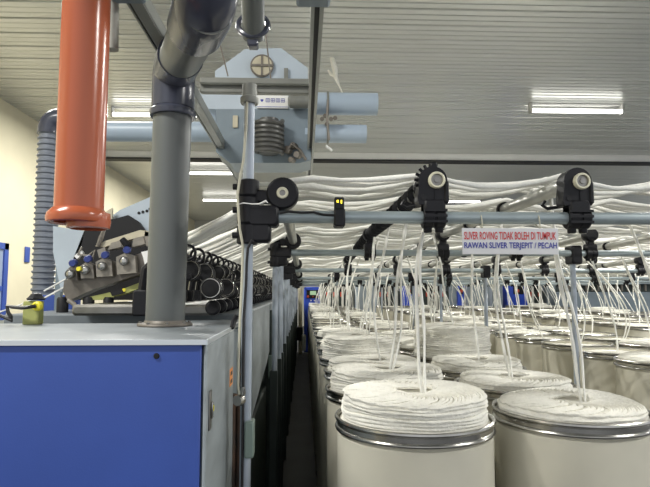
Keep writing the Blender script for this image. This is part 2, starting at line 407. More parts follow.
# posts with cream sensor boxes in the second can aisle
for i in (1, 2, 3, 4, 5, 6):
    Y = BY[i]
    t = thing('aisle_post', (1.76, Y+.04, 0), f'blue-grey post standing between can rows, {ORD[i-1]} from the front', 'post', 'posts between the can rows')
    MB().cyl((1.76, Y+.04, 0), (1.76, Y+.04, CZ+BZ[i]+.03), .018, 12).build('post_tube', 'post', t)
    MB().cbox(1.725, 1.795, Y-.03, Y+.08, CZ+BZ[i]-.07, CZ+BZ[i]+.05, .01).build('joint', 'black', t)

# ------------------------------------------------ sign
P0 = at(462, 228, 1.745); P1 = at(559, 254.5, 1.745)
sw = P1.x-P0.x; sh = P0.z-P1.z
t = thing('warning_sign', (P0.x, 1.745, P1.z), 'white sign with red and blue capital lettering hanging from the nearest crossbar', 'sign')
MB().cbox(P0.x, P1.x, 1.745, 1.749, P1.z, P0.z, .0012).build('board', 'sign', t)
def text(s, x, z, w, h, m, Y, bold=.0):
    cu = bpy.data.curves.new('txt', 'FONT'); cu.body = s; cu.size = 1; cu.offset = bold; cu.resolution_u = 3
    o = bpy.data.objects.new('txt', cu); COL.objects.link(o); bpy.context.view_layer.update()
    dg = bpy.context.evaluated_depsgraph_get(); me = bpy.data.meshes.new_from_object(o.evaluated_get(dg))
    bpy.data.objects.remove(o)
    xs = [v.co.x for v in me.vertices]; ys = [v.co.y for v in me.vertices]
    x0, x1, y0, y1 = min(xs), max(xs), min(ys), max(ys)
    b = MB(); vs = [(x+(v.co.x-x0)/(x1-x0)*w, Y, z+(v.co.y-y0)/(y1-y0)*h) for v in me.vertices]
    b.add(vs, [tuple(p_.vertices) for p_ in me.polygons]); bpy.data.meshes.remove(me)
    return b
text('SLIVER ROVING TIDAK BOLEH DI TUMPUK', P0.x+.006, P1.z+sh*.56, sw-.014, sh*.30, 'red', 1.7437, .018).build('lettering', 'red', t, label='red capital lettering')
text('RAWAN SLIVER TERJEPIT / PECAH', P0.x+.006, P1.z+sh*.16, sw-.012, sh*.30, 'bprint', 1.7437, .02).build('lettering', 'bprint', t, label='blue capital lettering')
for px_ in (483, 541):
    q = at(px_, 228, 1.745); MB().tube([(q.x, 1.75, q.z-.004), (q.x, 1.752, zb-.02), (q.x, 1.757, zb+.0), (q.x, 1.775, zb+.0225), (q.x, 1.80, zb+.005), (q.x+.002, 1.79, zb-.02), (q.x+.001, 1.752, q.z-.002)], .002, 6).build('hanging_tie', 'wire', t)

# ------------------------------------------------ sliver cans
CH = CZ-.395
def can_parts():
    b = MB()
    b.lathe([(.20, .03), (.237, .03), (.243, .045), (.243, CH-.05), (.236, CH-.045), (.236, CH-.012), (.2325, CH-.012), (.2325, .05), (.001, .05)], seg=56)
    body = b.mesh('body', 'can')
    b = MB()
    b.lathe([(.243, CH-.040), (.249, CH-.039), (.251, CH-.034), (.249, CH-.029), (.2445, CH-.026), (.2445, CH-.014), (.249, CH-.011), (.252, CH-.005), (.250, CH), (.244, CH+.002), (.239, CH-.004), (.239, CH-.038), (.243, CH-.040)], seg=56)
    rim = b.mesh('rim', 'steel')
    b = MB(); b.lathe([(.20, .0), (.244, .0), (.247, .005), (.247, .035), (.243, .04), (.2, .04)], seg=40); base = b.mesh('base_ring', 'steeld')
    return body, rim, base
cm = can_parts()
def coil_mesh(h, seed, hi):
    R = random.Random(seed)
    ph = [R.uniform(0, 6.28) for _ in range(8)]
    b = MB()
    nl = max(3, int(h/.012)+2)
    prof = [(.228, -.06)]
    for l in range(nl):
        z0 = -.02+(h+.0)*l/nl; z1 = -.02+(h)*(l+1)/nl
        rr = .231-.004*l/nl+R.uniform(-.004, .004)
        prof += [(rr-.0035, z0), (rr-.0005, (z0*.7+z1*.3)), (rr, (z0+z1)/2), (rr-.001, (z0*.25+z1*.75))]
    prof += [(.222, h-.016), (.205, h-.006), (.17, h-.004), (.12, h-.006), (.085, h-.008), (.07, h-.014), (.06, h-.030), (.001, h-.034)]
    m = len(prof)
    def fn(r, z, a, j):
        k = min(1, max(0, (z+.02)/(h+.02)))
        if j > 4*nl: return r, z+.004*math.sin(2*a+ph[0])
        dz = (.008*math.sin(2*a+ph[1]+j*.05)+.005*math.sin(3*a+ph[2]+j*.13)+.0025*math.sin(7*a+ph[6]+j*.3))*k*(1 if h > .05 else .4)
        dr = .003*math.sin(3*a+ph[3]+j*.2)+.0016*math.sin(9*a+ph[4]+j*1.7)+.0010*math.sin(23*a+ph[5]*j)
        return r+dr*(.4+.6*k), z+dz
    b.lathe(prof, seg=72 if hi else 40, fn=fn)
    # laid loops of sliver forming a rosette round the centre hole
    N = 76 if hi else 26; rl = .076; ro = .143
    for q in range(N):
        a0 = 2*PI*q/N+R.uniform(-.04, .04); ro_ = ro+R.uniform(-.006, .006); pts = []
        ns = 26 if hi else 14
        for k in range(ns+1):
            th = 2*PI*k/ns; x = ro_*math.cos(a0)+rl*math.cos(a0+th); y = ro_*math.sin(a0)+rl*math.sin(a0+th)
            # loops lean over one another
            z = h-.003+.003*math.sin(th)+.004*math.sin(2*math.atan2(y, x)+ph[0])+R.uniform(-.0006, .0006)-.008*max(0, (math.hypot(x, y)-.19)/.03)
            pts.append((x, y, z))
        b.tube(pts, .0052 if hi else .008, 5, cap=False)
    return b.mesh('sliver_coil', 'cotton', 60)
coilcache = {}
def coil(h, v, hi):
    h = round(h/.01)*.01; key = (h, v, hi)
    if key not in coilcache: coilcache[key] = coil_mesh(h, hash(key) % 9999 if False else int(h*1000)*7+v, hi)
    return coilcache[key]

cols = [  # X, first Y, line, column name
 (.345, 1.78, 0, 'aisle-side column'),
 (.90, 1.86, 1, 'second column'),
 (2.05, 3.10, 3, 'third column'),
 (2.58, 4.02, 4, 'fourth column'),
 (3.78, 6.1, 7, 'fifth column'),
 (4.30, 6.9, 8, 'sixth column'),
 (5.42, 8.9, 10, 'seventh column'),
 (5.95, 9.8, 11, 'outermost right column')]
heights = {(0,0): .075, (0,1): .08, (0,2): .05, (0,3): .13, (0,4): .04, (1,0): .03, (1,1): .03, (1,2): .04, (1,3): .18, (1,4): .03, (2,0): .02, (2,1): .02, (2,2): .02, (2,3): .02, (2,4): .03, (3,0): .02, (3,1): .02, (3,2): .02}
shown = []
for c, (X, Y0, ln, cname) in enumerate(cols):
    k = 0; Y = Y0; shown.append(Y0)
    while Y < 14.0:
        R = random.Random(c*100+k)
        x = X+R.uniform(-.008, .008); hi = Y < 4.6
        h = heights.get((c, k), R.choice([.0, .01, .01, .02, .02, .03, .05]))
        drop = R.choice([0, .02, .03, .045]) if (k > 4 or c > 1) and h < .04 else 0
        t = thing('sliver_can', (x, Y, 0), f'cream sliver can with steel rim, {ORD[k]} can in the {cname} from the aisle', 'sliver can', 'cream sliver cans under the creel')
        for nm, me in zip(('body', 'rim', 'base_ring'), cm):
            if nm == 'base_ring' and Y > 5: continue
            o = bpy.data.objects.new(nm, me); COL.objects.link(o); o.parent = t
            o.rotation_euler = (0, 0, R.uniform(0, 6)) if nm == 'body' else (0,0,0)
        s = bpy.data.objects.new('cotton_sliver', coil(h, R.randrange(3), hi)); COL.objects.link(s); s.location = (x, Y, CH-drop); s.rotation_euler = (0, 0, R.uniform(0, 6.28)) 
        hd = 'tall heap of' if h > .1 else ('raised' if h > .055 else 'low flat')
        tag(s, f'{hd} coiled white cotton sliver in the {ORD[k]} can of the {cname}', 'cotton sliver', 'white cotton slivers coiled in the cans')
        # strand: up from the coil, over the roller, across the creel and down to the drafting rollers
        XL = CX[ln]; Yr = (Y+.10+.055*c if c < 2 else Y-.12+.055*c)+R.uniform(-.02, .02); zr = rz(Yr)+.03+.010*R.random()+.004*c
        zc = CH+h-.012-drop; sx = x+R.uniform(-.05, .04); xo = 0 if Y < 3 else R.uniform(-.12, .12)
        pts = []
        bow = R.uniform(-.07, .05) if c < 2 else R.uniform(-.10, .16); 
        for q in range(13):
            u = q/12; uu = u**1.6
            pts.append((sx+(XL+xo+.036-sx)*uu+bow*math.sin(PI*u)*(1-u*.5)+.010*math.sin(7*u+k)*math.sin(PI*u), Y-.04+(Yr-Y+.04)*u, zc+(zr-.02-zc)*u))
        pts += [(XL+xo+.034, Yr, zr-.005), (XL+xo+.02, Yr, zr+.006), (XL+xo*.5, Yr, zr+.008)]
        stops = [CX[i] for i in range(ln-1, -1, -1)]+[PX+.112]
        prev = XL
        for s_ in stops:
            sag = .018+.022*R.random()
            for q in range(1, 6):
                u = q/5; xx = prev+(s_-prev)*u
                pts.append((xx, Yr+.012*math.sin(xx*5+c), zr+.006-sag*math.sin(PI*u)))
            prev = s_
        xe = -.50-.04*R.random(); ze = CZ+.15+.04*R.random(); ye = max(Yr+.05, 2.16+.04*R.random())
        pts[-1] = (PX+.112, Yr, zr-.02)
        for q in range(1, 5):
            u = q/4; pts.append((PX+.112+(xe-PX-.112)*u, Yr+(ye-Yr)*u, zr-.02+(ze-zr+.02)*u-.012*math.sin(PI*u)))
        rad = .0095
        rr_ = [(rad if i > 12 else rad*.55+.0002*i)*(1+.2*math.sin(i*1.9+c*3+k)) for i in range(len(pts))]
        b = MB().tube(pts, rr_, 7 if Y < 6 else 5)
        st = b.build('strand', 'strand', None, 60)
        st.parent = s; st.matrix_parent_inverse = (Matrix.Translation(s.location) @ Matrix.Rotation(s.rotation_euler.z, 4, 'Z')).inverted()
        if c < 2 and k < 2 or (R.random() < .4 and Y < 5):   # second end drawn from the same can
            off = .02+.012*R.random()
            pts2 = [(p_[0]+off*(.3+math.sin(i*.45)*.5), p_[1]-.012, p_[2]) for i, p_ in enumerate(pts[:15])]
            b = MB().tube(pts2, [r_*.8 for r_ in rr_[:15]], 6); s2 = b.build('loose_strand', 'strand', None, 60)
            s2.parent = s; s2.matrix_parent_inverse = st.matrix_parent_inverse
        Y += .508; k += 1

# slivers that come in from cans to the right of the picture
k = 0; Y = 1.74
while Y < 9.5:
    for c in range(2, 13):
        if c < 8 and Y > shown[c]-.1: continue
        R = random.Random(5000+c*100+k)
        Yr = Y+.10+(.055*c if c < 8 else .1*(c-8)+.03)+R.uniform(-.02, .02); zr = rz(Yr)+.03+.010*R.random()+.004*(c % 8)
        ln = next((i for i in range(len(CX)) if not vis(CX[i], Yr, 10)), len(CX)-1)
        pts = [(CX[ln]+.05, Yr, zr-.12), (CX[ln]+.03, Yr, zr-.02), (CX[ln], Yr, zr+.006)]; prev = CX[ln]
        for s_ in [CX[i] for i in range(ln-1, -1, -1)]+[PX+.112]:
            sag = .015+.035*R.random()
            for q in range(1, 6):
                u = q/5; pts.append((prev+(s_-prev)*u, Yr+.014*math.sin((prev+(s_-prev)*u)*5+c), zr+.006-sag*math.sin(PI*u)))
            prev = s_
        pts[-1] = (PX+.112, Yr, zr-.02)
        xe = -.50-.04*R.random(); ze = CZ+.15+.04*R.random(); ye = max(Yr+.05, 2.16+.04*R.random())
        for q in range(1, 5):
            u = q/4; pts.append((PX+.112+(xe-PX-.112)*u, Yr+(ye-Yr)*u, zr-.02+(ze-zr+.02)*u-.012*math.sin(PI*u)))
        o = MB().tube(pts, [.0095*(1+.2*math.sin(i*1.9+c)) for i in range(len(pts))], 7 if Y < 6 else 5).build('cotton_sliver', 'strand', None, 60)
        tag(o, 'white cotton sliver crossing the creel from the right edge of the picture to the rollers', 'cotton sliver', 'slivers crossing the creel from the right')
    Y += .508; k += 1

# ------------------------------------------------ headstock (blue box)
HX = -.243; HY = 1.40; HZ = CZ-.124
t = thing('machine_headstock', (-.7, 1.9, 0), 'big royal blue machine cabinet with grey top in the left foreground', 'machine cabinet')
MB().cbox(-1.40, HX-.012, HY, HY+.02, 0.05, HZ-.012, .003).build('front_panel', 'blue', t, label='flat royal blue front panel')
b = MB(); b.cbox(-1.40, HX-.004, HY+.02, 2.10, 0, HZ-.02, .003); b.build('cabinet_body', 'gcab', t)
b = MB(); b.poly([(-1.40, HY-.004, HZ-.012), (HX, HY-.004, HZ-.012), (HX, 2.36, HZ-.012), (-.62, 2.36, HZ-.012), (-.62, 2.10, HZ-.012), (-1.40, 2.10, HZ-.012)], (0, 0, .012)); b.build('top_plate', 'greytop', t)
b = MB(); b.box(-1.40, HX+.001, HY-.007, HY-.001, HZ-.012, HZ+.001); b.box(HX-.001, HX+.004, HY-.006, 1.92, HZ-.012, HZ+.001); b.build('edge_strip', 'edge', t, label='pale bare metal edge')
MB().cbox(HX-.006, HX+.002, HY+.002, 1.93, .04, HZ-.013, .003).build('side_panel', 'panel', t)
p = at(156.5, 356, 1.40); MB().lathe([(.001, -.004), (.006, -.004), (.0075, -.001), (.0075, .0), (.001, 0)], c=(p.x, HY, p.z), ax=(0,1,0), seg=16).build('screw', 'blackr', t)
b = MB(); y_ = 1.45; z_ = at(209, 410, 1.45).z
b.cbox(HX+.002, HX+.006, y_-.016, y_+.016, z_-.05, z_+.05, .002); lt = b.build('latch_plate', 'steeld', t)
MB().cbox(HX+.006, HX+.012, y_-.007, y_+.007, z_-.022, z_+.022, .003).build('latch_handle', 'steel', lt)
MB().cbox(HX+.0125, HX+.014, y_-.004, y_+.004, z_-.002, z_+.012, .0005).build('latch_key', 'yel', lt)
# orange sticker
p = at(234.5, 376, 1.88); t = thing('orange_sticker', (HX+.003, p.y, p.z), 'small orange sticker low on the grey side of the blue cabinet', 'sticker')
MB().box(HX+.0022, HX+.0035, 1.83, 1.90, p.z-.028, p.z+.028).build('label_sheet', 'orl', t)
b = MB()
for q in (-.014, .012): b.box(HX+.0035, HX+.0042, 1.845, 1.885, p.z+q-.006, p.z+q+.006)
b.build('printed_mark', 'rust', t)
# black handle latch on top corner
p = at(234, 322, 1.86)
t = thing('black_handle', p, 'small black lever handle leaning at the top corner of the grey side panel', 'handle')
MB().tube([at(232, 328, 1.84), at(234, 321, 1.86), at(237, 315, 1.86)], [.008, .009, .008], 10).build('grip', 'black', t)

# ------------------------------------------------ long roving frame behind
t = thing('roving_machine', (-.5, 8, 0), 'long grey roving frame with rows of dark drafting rollers along the aisle', 'spinning machine')
MB().cbox(-1.3, HX-.02, 2.45, 14.2, CZ-.19, CZ-.105, .006).build('table', 'greytop', t)
MB().cbox(-.95, -.36, 2.3, 14.2, CZ-.105, CZ-.06, .01).build('roller_bed', 'steeld', t)
MB().box(-.62, -.5, 2.45, 14.2, 0.0, CZ-.2).build('inner_frame', 'dark', t)
MB().cbox(-.50, -.26, 2.2, 14.2, .25, .9, .01).build('spindle_rail', 'dark', t)
y = 2.62; n = 0
while y < 14:
    L_ = 1.28
    zt_ = CZ-.092; 
    b = MB(); b.poly([(HX-.005, y, zt_), (HX-.005, y+L_, zt_), (HX-.005, y+L_, zt_-.33), (HX-.005, y+L_-.25, zt_-.38), (HX-.005, y, zt_-.50)], (.008, 0, 0)); b.build('side_panel', 'panel', t)
    b = MB(); b.box(HX+.003, HX+.008, y, y+L_, zt_-.006, zt_+.002); b.build('panel_edge', 'edge', t)
    b = MB(); b.cbox(HX-.03, HX+.02, y+L_+.005, y+L_+.075, 0, zt_-.05, .005); b.build('leg', 'dark', t)
    b = MB(); b.cbox(HX-.005, HX+.045, y+L_-.02, y+L_+.10, zt_-.52, zt_-.36, .006); b.cyl((HX+.044, y+L_+.04, zt_-.44), (HX+.05, y+L_+.04, zt_-.44), .012, 10); b.build('bracket', 'green', t)
    b = MB(); b.cbox(HX-.02, HX+.06, y+L_+.02, y+L_+.06, .55, .58, .004); b.build('foot_arm', 'dark', t)
    y += L_+.09; n += 1
# slim posts carrying the creel between the frames
for Y in (4.5, 6.1, 6.6, 7.9, 9.7, 11.5):
    MB().cyl((PX, Y, CZ-.5), (PX, Y, rz(Y)-.09), .015, 10).build('support_post', 'post', t)
    MB().cbox(PX-.03, PX+.02, Y-.03, Y+.03, 0, CZ-.5, .004).build('lower_post', 'dark', t)
    MB().cbox(PX-.03, PX+.03, Y-.03, Y+.03, rz(Y)-.12, rz(Y)-.05, .008).build('post_cap', 'black', t)
# drafting arms with round discs
def disc(b, c, R): b.lathe([(.012, -.012), (R*.7, -.014), (R, -.010), (R, .010), (R*.7, .014), (.012, .012)], c=c, ax=(0,1,0), seg=18)
y = 2.18; k = 0
while y < 13.8:
    near = y < 7
    b = MB()
    b.tube([(-.64, y, CZ-.08), (-.62, y, CZ+.08), (-.55, y, CZ+.15), (-.46, y, CZ+.13)], [.018, .018, .018, .012], 8)
    b.cbox(-.66, -.58, y-.03, y+.03, CZ-.10, CZ+.0, .006)
    b.cbox(-.56, -.44, y-.012, y+.012, CZ+.04, CZ+.065, .004)
    b.ring((-.45, y-.03, CZ+.145), (0,1,.2), .028, .006, 16, 6)
    disc(b, (-.36, y+.03, CZ-.070), .030)
    arm = b.build('drafting_arm', 'black', t)
    RR = random.Random(k); jx = RR.uniform(-.015, .015); jz = RR.uniform(-.014, .014)
    for (dx, dz, rr) in ((-.375+jx, jz, .040+abs(jz)*.3), (-.44-jx, .085-jz, .038+abs(jx)*.3)):
        b = MB(); disc(b, (dx, y+dz*.3, CZ+dz), rr); d1 = b.build('roller_disc', 'blackr', arm)
        if near: MB().ring((dx, y+dz*.3-.013, CZ+dz), (0,1,0), rr*.86, .0028, 20, 6).build('disc_rim', 'steel', d1)
    y += .19 if y < 6 else .34; k += 1

# conduit, cable and rusty pipes by the post
tag(MB().tube([at(247.5, 95, 1.76), at(246, 130, 1.752), at(243.5, 160, 1.745), at(240, 178, 1.738), at(237.5, 195, 1.732), at(239.5, 228, 1.732), at(243, 246, 1.752), at(242, 280, 1.752), at(240, 320, 1.752), at(238.5, 360, 1.752), at(238, 385, 1.752), at(239.5, 396, 1.752)], .0042, 8).build('cable_conduit', 'wire'), 'thin cream conduit running down the creel post', 'cable')
tag(MB().tube([at(252, 240, 1.745), at(248, 248, 1.748), at(246.8, 262, 1.752), at(246, 285, 1.755), at(243.5, 320, 1.754), at(243, 400, 1.754), at(242, 487, 1.754)], .0045, 8).build('cable', 'cable'), 'black cable running down the creel post', 'cable')
p = at(239.5, 400, 1.752)
t = thing('pipe_elbow', p, 'small steel elbow fitting at the lower end of the cream conduit', 'fitting')
b = MB(); b.lathe([(.001, -.014), (.016, -.014), (.018, -.008), (.018, .008), (.012, .014), (.001, .014)], c=p, ax=(.5,1,0), seg=18); b.tube([p+Vector((0,0,.0)), p+Vector((.012,0,.02)), p+Vector((.01,0,.04))], .007, 8); b.build('fitting', 'steel', t)
for dx, lab in ((-.246, 'rusty brown upright pipe behind the creel post, the one nearer the blue cabinet'), (-.218, 'rusty brown upright pipe directly left of the creel post')):
    tag(MB().cyl((dx+.0, 1.96, 0), (dx, 1.96, CZ-.36), .014, 12).build('rusty_pipe', 'rust'), lab, 'pipe', 'rusty pipes beside the creel post')
p = at(250, 439, 1.76)
t = thing('post_bracket', (PX, 1.76, p.z), 'pale grey-green clip bracket low on the nearest creel post', 'bracket')
MB().cbox(PX+.0, PX+.028, 1.745, 1.80, p.z-.055, p.z+.055, .004).build('clip', 'green', t)

# ------------------------------------------------ grey pipe and elbow
def bend(pts, n=8):
    # polyline with rounded corners (quadratic)
    out = [Vector(pts[0][0])]
    for i in range(1, len(pts)-1):
        p_, r = Vector(pts[i][0]), pts[i][1]; a = (Vector(pts[i-1][0])-p_).normalized()*r; c = (Vector(pts[i+1][0])-p_).normalized()*r
        for q in range(n+1):
            u = q/n; out.append((p_+a)*(1-u)**2+p_*2*u*(1-u)+(p_+c)*u*u)
    out.append(Vector(pts[-1][0])); return out
base = at(165, 326, 1.95); gx = base.x
topz = at(173, 95, 1.95).z
g0 = Vector((gx, 1.95, HZ)); g1 = at(173.5, 88, 1.93); g2 = at(207, 5, 1.28)
t = thing('suction_pipe', (gx, 1.95, HZ), 'thick dark grey upright pipe standing on the cabinet and bending overhead', 'pipe')
MB().cyl(g0, (g1.x, g1.y, topz-.01), .0665, 40).build('riser', 'pipe', t)
MB().lathe([(.066, 0), (.092, 0), (.094, .004), (.092, .009), (.072, .012), (.067, .02), (.066, .02)], c=g0, seg=40).build('base_flange', 'taupe', t)
b = MB()
for q in range(8):
    a = 2*PI*q/8+.3; b.cyl(g0+Vector((math.cos(a)*.083, math.sin(a)*.083, .008)), g0+Vector((math.cos(a)*.083, math.sin(a)*.083, .016)), .006, 6)
b.build('flange_bolt', 'steeld', t)
e0 = Vector((g1.x, g1.y, topz-.06)); 
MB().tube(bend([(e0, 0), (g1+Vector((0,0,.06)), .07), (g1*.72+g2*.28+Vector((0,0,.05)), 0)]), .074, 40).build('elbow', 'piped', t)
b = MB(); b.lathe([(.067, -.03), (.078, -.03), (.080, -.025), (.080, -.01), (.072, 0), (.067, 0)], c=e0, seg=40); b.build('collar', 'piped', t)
g3 = g2+Vector((0, 0, 2.2)); g3.z = CEIL
MB().tube([g1*.8+g2*.2+Vector((0,0,.05)), g2], .067, 40).build('slanting_run', 'pipe', t)
MB().tube(bend([(g1*.25+g2*.75+Vector((0,0,.012)), 0), (g2+Vector((.01,-.04,.0)), .10), (g2+Vector((.01,-.04,.25)), 0)]), .076, 40).build('elbow', 'piped', t)
MB().tube([g2+Vector((.01,-.04,.2)), (g2.x+.01, g2.y-.04, CEIL)], .067, 32).build('riser', 'pipe', t)

# second hanging pipe with dark ring clamp
a = at(253.5, 38, 2.2)
t = thing('hanging_pipe', (a.x, a.y, a.z), 'grey hanging pipe with a dark ring at its end above the cleaner', 'pipe')
MB().tube([a, at(253, 0, 2.08), at(252.5, -80, 1.85), at(252, -320, 1.5)], [.044, .046, .047, .047], 28).build('tube', 'pipe', t)
b = MB(); b.ring(a+Vector((0,-.02,.045)), (0,-.92,.38), .060, .012, 32, 8); b.cbox(a.x-.022, a.x+.022, a.y-.04, a.y+.01, a.z-.05, a.z-.015, .006); b.build('ring_clamp', 'piped', t)
# beige pipe behind the orange one
a = at(112.5, 50, 1.5)
t = thing('hanging_pipe', a, 'narrow beige-grey pipe hanging just right of the orange pipe', 'pipe')
MB().tube([a, at(113, -10, 1.5), (a.x, 1.5, CEIL)], .016, 20).build('tube', 'pipeb', t)

# ------------------------------------------------ orange pipe
oz = at(78, 222, 1.12)
t = thing('orange_pipe', (oz.x, 1.12, oz.z), 'glossy orange plastic pipe hanging vertically in the left foreground', 'pipe')
MB().tube([(oz.x+.001, 1.12, oz.z+.01), (oz.x, 1.12, CEIL)], .0470, 48).build('tube', 'orange', t)
b = MB(); b.lathe([(.045, .026), (.049, .026), (.0575, .016), (.0590, .007), (.057, -.001), (.053, -.003), (.045, .0), (.045, .026)], c=(oz.x-.002, 1.12, oz.z), ax=(.06,0,1), seg=48); b.build('flared_collar', 'orange', t)
b = MB(); b.lathe([(.034, .02), (.041, .02), (.043, .004), (.041, -.010), (.034, -.012), (.034, .02)], c=(oz.x+.019, 1.125, oz.z-.002), seg=40); b.build('inner_sleeve', 'orange', t)
MB().lathe([(.001, .022), (.0445, .022), (.0445, .016), (.001, .016)], c=(oz.x, 1.12, oz.z), seg=32).build('dark_bore', 'darkslot', t)

# ------------------------------------------------ corrugated hose with elbow, light blue duct
hy = 3.25
h0 = at(48, 330, hy); h1 = at(47.5, 128, hy); h1.x = at(47, 200, hy).x
t = thing('corrugated_hose', (h1.x, hy, h0.z), 'grey ribbed vertical hose with a black elbow near the cream wall', 'hose')
b = MB(); pr = []; z = h0.z-.9; zt_ = h1.z
while z < zt_:
    pr += [(.057, z), (.066, z+.007), (.066, z+.013), (.057, z+.020)]; z += .034
b.lathe(pr, c=(h1.x, hy, 0), seg=28); b.build('ribbed_tube', 'hose', t)
tp = Vector((h1.x, hy, zt_)); 
MB().tube(bend([(tp+Vector((0,0,-.04)), 0), (tp+Vector((0,0,.06)), .09), (tp+Vector((.18,0,.035)), 0)]), .070, 28).build('elbow', 'piped', t, label='glossy black elbow')
dL = at(62, 133, hy); dR = at(222, 133, 3.25)
t = thing('air_duct', dL, 'round pale blue duct running from the hose elbow to the cleaner', 'duct')
MB().tube([Vector((tp.x+.1, hy, dR.z)), Vector((dR.x, hy-.02, dR.z))], .060, 28).build('duct_tube', 'lblue2', t)

# ------------------------------------------------ travelling cleaner
cy = 3.1; KS = 3.1/2.65
A = lambda x, y, Y=cy: at(x, y, Y)
t = thing('travelling_cleaner', A(262, 160), 'pale blue overhead travelling cleaner with coiled hose between the rails', 'machine')
b = MB(); b.poly([A(215,92), A(215,71), A(245,49), A(281,48), A(308,68), A(308,92)], (0, .30, 0)); b.build('top_housing', 'lblue', t)
b = MB(); b.poly([A(200,93), A(316,93), A(316,109), A(206,109)], (0, .28, 0)); b.build('middle_housing', 'lblue', t)
b = MB(); b.poly([A(216,109), A(311,109), A(311,160), A(300,163), A(230,163), A(216,152)], (0, .26, 0)); b.build('lower_housing', 'gcab', t)
c0 = A(262, 66, cy-.012)
b = MB(); b.lathe([(.001, -.008), (.058, -.008), (.061, -.004), (.061, .012), (.001, .012)], c=c0, ax=(0,1,0), seg=32); dk = b.build('vent_disc', 'cream', t)
b = MB(); b.ring(c0+Vector((0,-.004,0)), (0,1,0), .062, .006, 32, 8); b.box(c0.x-.061, c0.x+.061, c0.y-.016, c0.y-.007, c0.z-.006, c0.z+.006); b.box(c0.x-.005, c0.x+.005, c0.y-.015, c0.y-.007, c0.z-.061, c0.z+.061); b.build('vent_cross', 'taupe', dk)
b = MB(); b.poly([A(284,68,cy-.02), A(288,68,cy-.02), A(288,80,cy-.02), A(284,80,cy-.02)], (0,.02,0)); b.build('bracket', 'bargrey', t)
q0 = A(257, 108, cy-.01); q1 = A(288, 95, cy-.01)
npl = MB().box(q0.x, q1.x, cy-.012, cy-.002, q0.z, q1.z).build('name_plate', 'white', t)
b = MB(); W = (q1.x-q0.x)
gx0 = q0.x+.02; gz = q0.z+(q1.z-q0.z)*.45; s_ = .020
def stroke(x0, z0, x1, z1): b.box(min(x0,x1)-.0012, max(x0,x1)+.0012, cy-.0135, cy-.0121, min(z0,z1)-.0012, max(z0,z1)+.0012)
b.poly([(gx0, cy-.0135, gz+.008), (gx0+.008, cy-.0135, gz-.001), (gx0+.016, cy-.0135, gz+.008), (gx0+.016, cy-.0135, gz+.015), (gx0, cy-.0135, gz+.015)], (0,.0014,0))
for k in range(4):
    u = gx0+.031+k*.029
    stroke(u, gz, u, gz+s_); stroke(u+s_, gz, u+s_, gz+s_); stroke(u, gz+s_, u+s_, gz+s_); stroke(u, gz, u+s_, gz)
    if k % 2: stroke(u+s_/2, gz, u+s_/2, gz+s_); stroke(u, gz+s_/2, u+s_, gz+s_/2)
    else: stroke(u+s_/3, gz+.004, u+s_/3, gz+s_); stroke(u+s_*.66, gz+.004, u+s_*.66, gz+s_)
b.build('printed_character', 'bprint', npl)
b = MB(); b.box(q0.x, q1.x, cy-.0135, cy-.0121, q0.z+.006, q0.z+.0085); b.build('printed_line', 'bprint', npl)
# motor and coil of hose
b = MB(); a0 = A(288, 101, cy-.06); a1 = A(312, 101, cy-.06); b.lathe([(.001,0),(.02,0),(.040,.012),(.040,(a1-a0).length-.01),(.033,(a1-a0).length),(.001,(a1-a0).length)], c=a0, ax=(1,0,0), seg=24); b.build('motor', 'bargrey', t)
c1 = A(269, 137, cy-.075)
b = MB(); hlx = []
for k in range(7*20+1):
    a_ = 2*PI*k/20; hlx.append((c1.x+.074*math.cos(a_), c1.y+.06*math.sin(a_), c1.z+.092-k/140*.184))
b.tube(hlx, .0138, 8); b.cyl((c1.x, c1.y, c1.z-.095), (c1.x, c1.y, c1.z+.10), .054, 20); b.build('coiled_hose', 'coil', t)
b = MB()
for (x_, y_, r_) in ((288,150,.02), (294,146,.016), (298,155,.018), (292,160,.014)): b.lathe([(.001,-.03),(r_,-.03),(r_+.003,-.02),(r_+.003,.02),(r_*.6,.03),(.001,.03)], c=A(x_, y_, cy-.04), ax=(.3,1,.1), seg=12)
b.tube([A(286,152,cy-.06), A(292,144,cy-.08), A(300,150,cy-.08), A(306,160,cy-.06)], .008, 8)
b.build('valve', 'taupe', t)
b = MB(); b.cbox(A(233,122).x, A(238,122).x, cy-.012, cy, A(235,128).z, A(235,116).z, .002); b.build('junction_box', 'cream', t)
for (y0_, y1_, xe_) in ((92, 115, 377), (124, 143, 366)):
    yc = (y0_+y1_)/2; r_ = (y1_-y0_)/2*cy/F; a0 = A(305, yc, cy+.05); a1 = A(xe_, yc, cy+.05); 
    b = MB(); L_ = a1.x-a0.x; b.lathe([(.001,0),(r_,0),(r_,L_-.0),(r_-.004,L_),(r_-.005,L_-.05),(.001,L_-.05)], c=a0, ax=(1,0,0), seg=28); nz = b.build('blow_nozzle', 'lblue2', t)
    b = MB(); b.lathe([(r_,-.006),(r_+.005,-.006),(r_+.005,.006),(r_,.006),(r_,-.006)], c=(A(328,yc).x, cy+.05, a0.z), ax=(1,0,0), seg=28); b.build('band', 'bargrey', nz)
b = MB()
for (x_, y_) in ((325,116), (331,119), (327,124), (335,118), (322,119)): b.cyl(A(x_, y_, cy-.06), A(x_, y_, cy+.0), .013, 8)
b.tube([A(328,100,cy-.05), A(327,118,cy-.06), A(329,140,cy-.05)], .007, 8)
b.build('pipe_clamp', 'taupe', t)
MB().tube([A(326,146,cy-.03), A(330,149,cy-.03), A(332,151,cy-.03)], .008, 8).build('nozzle_tip', 'white', t)
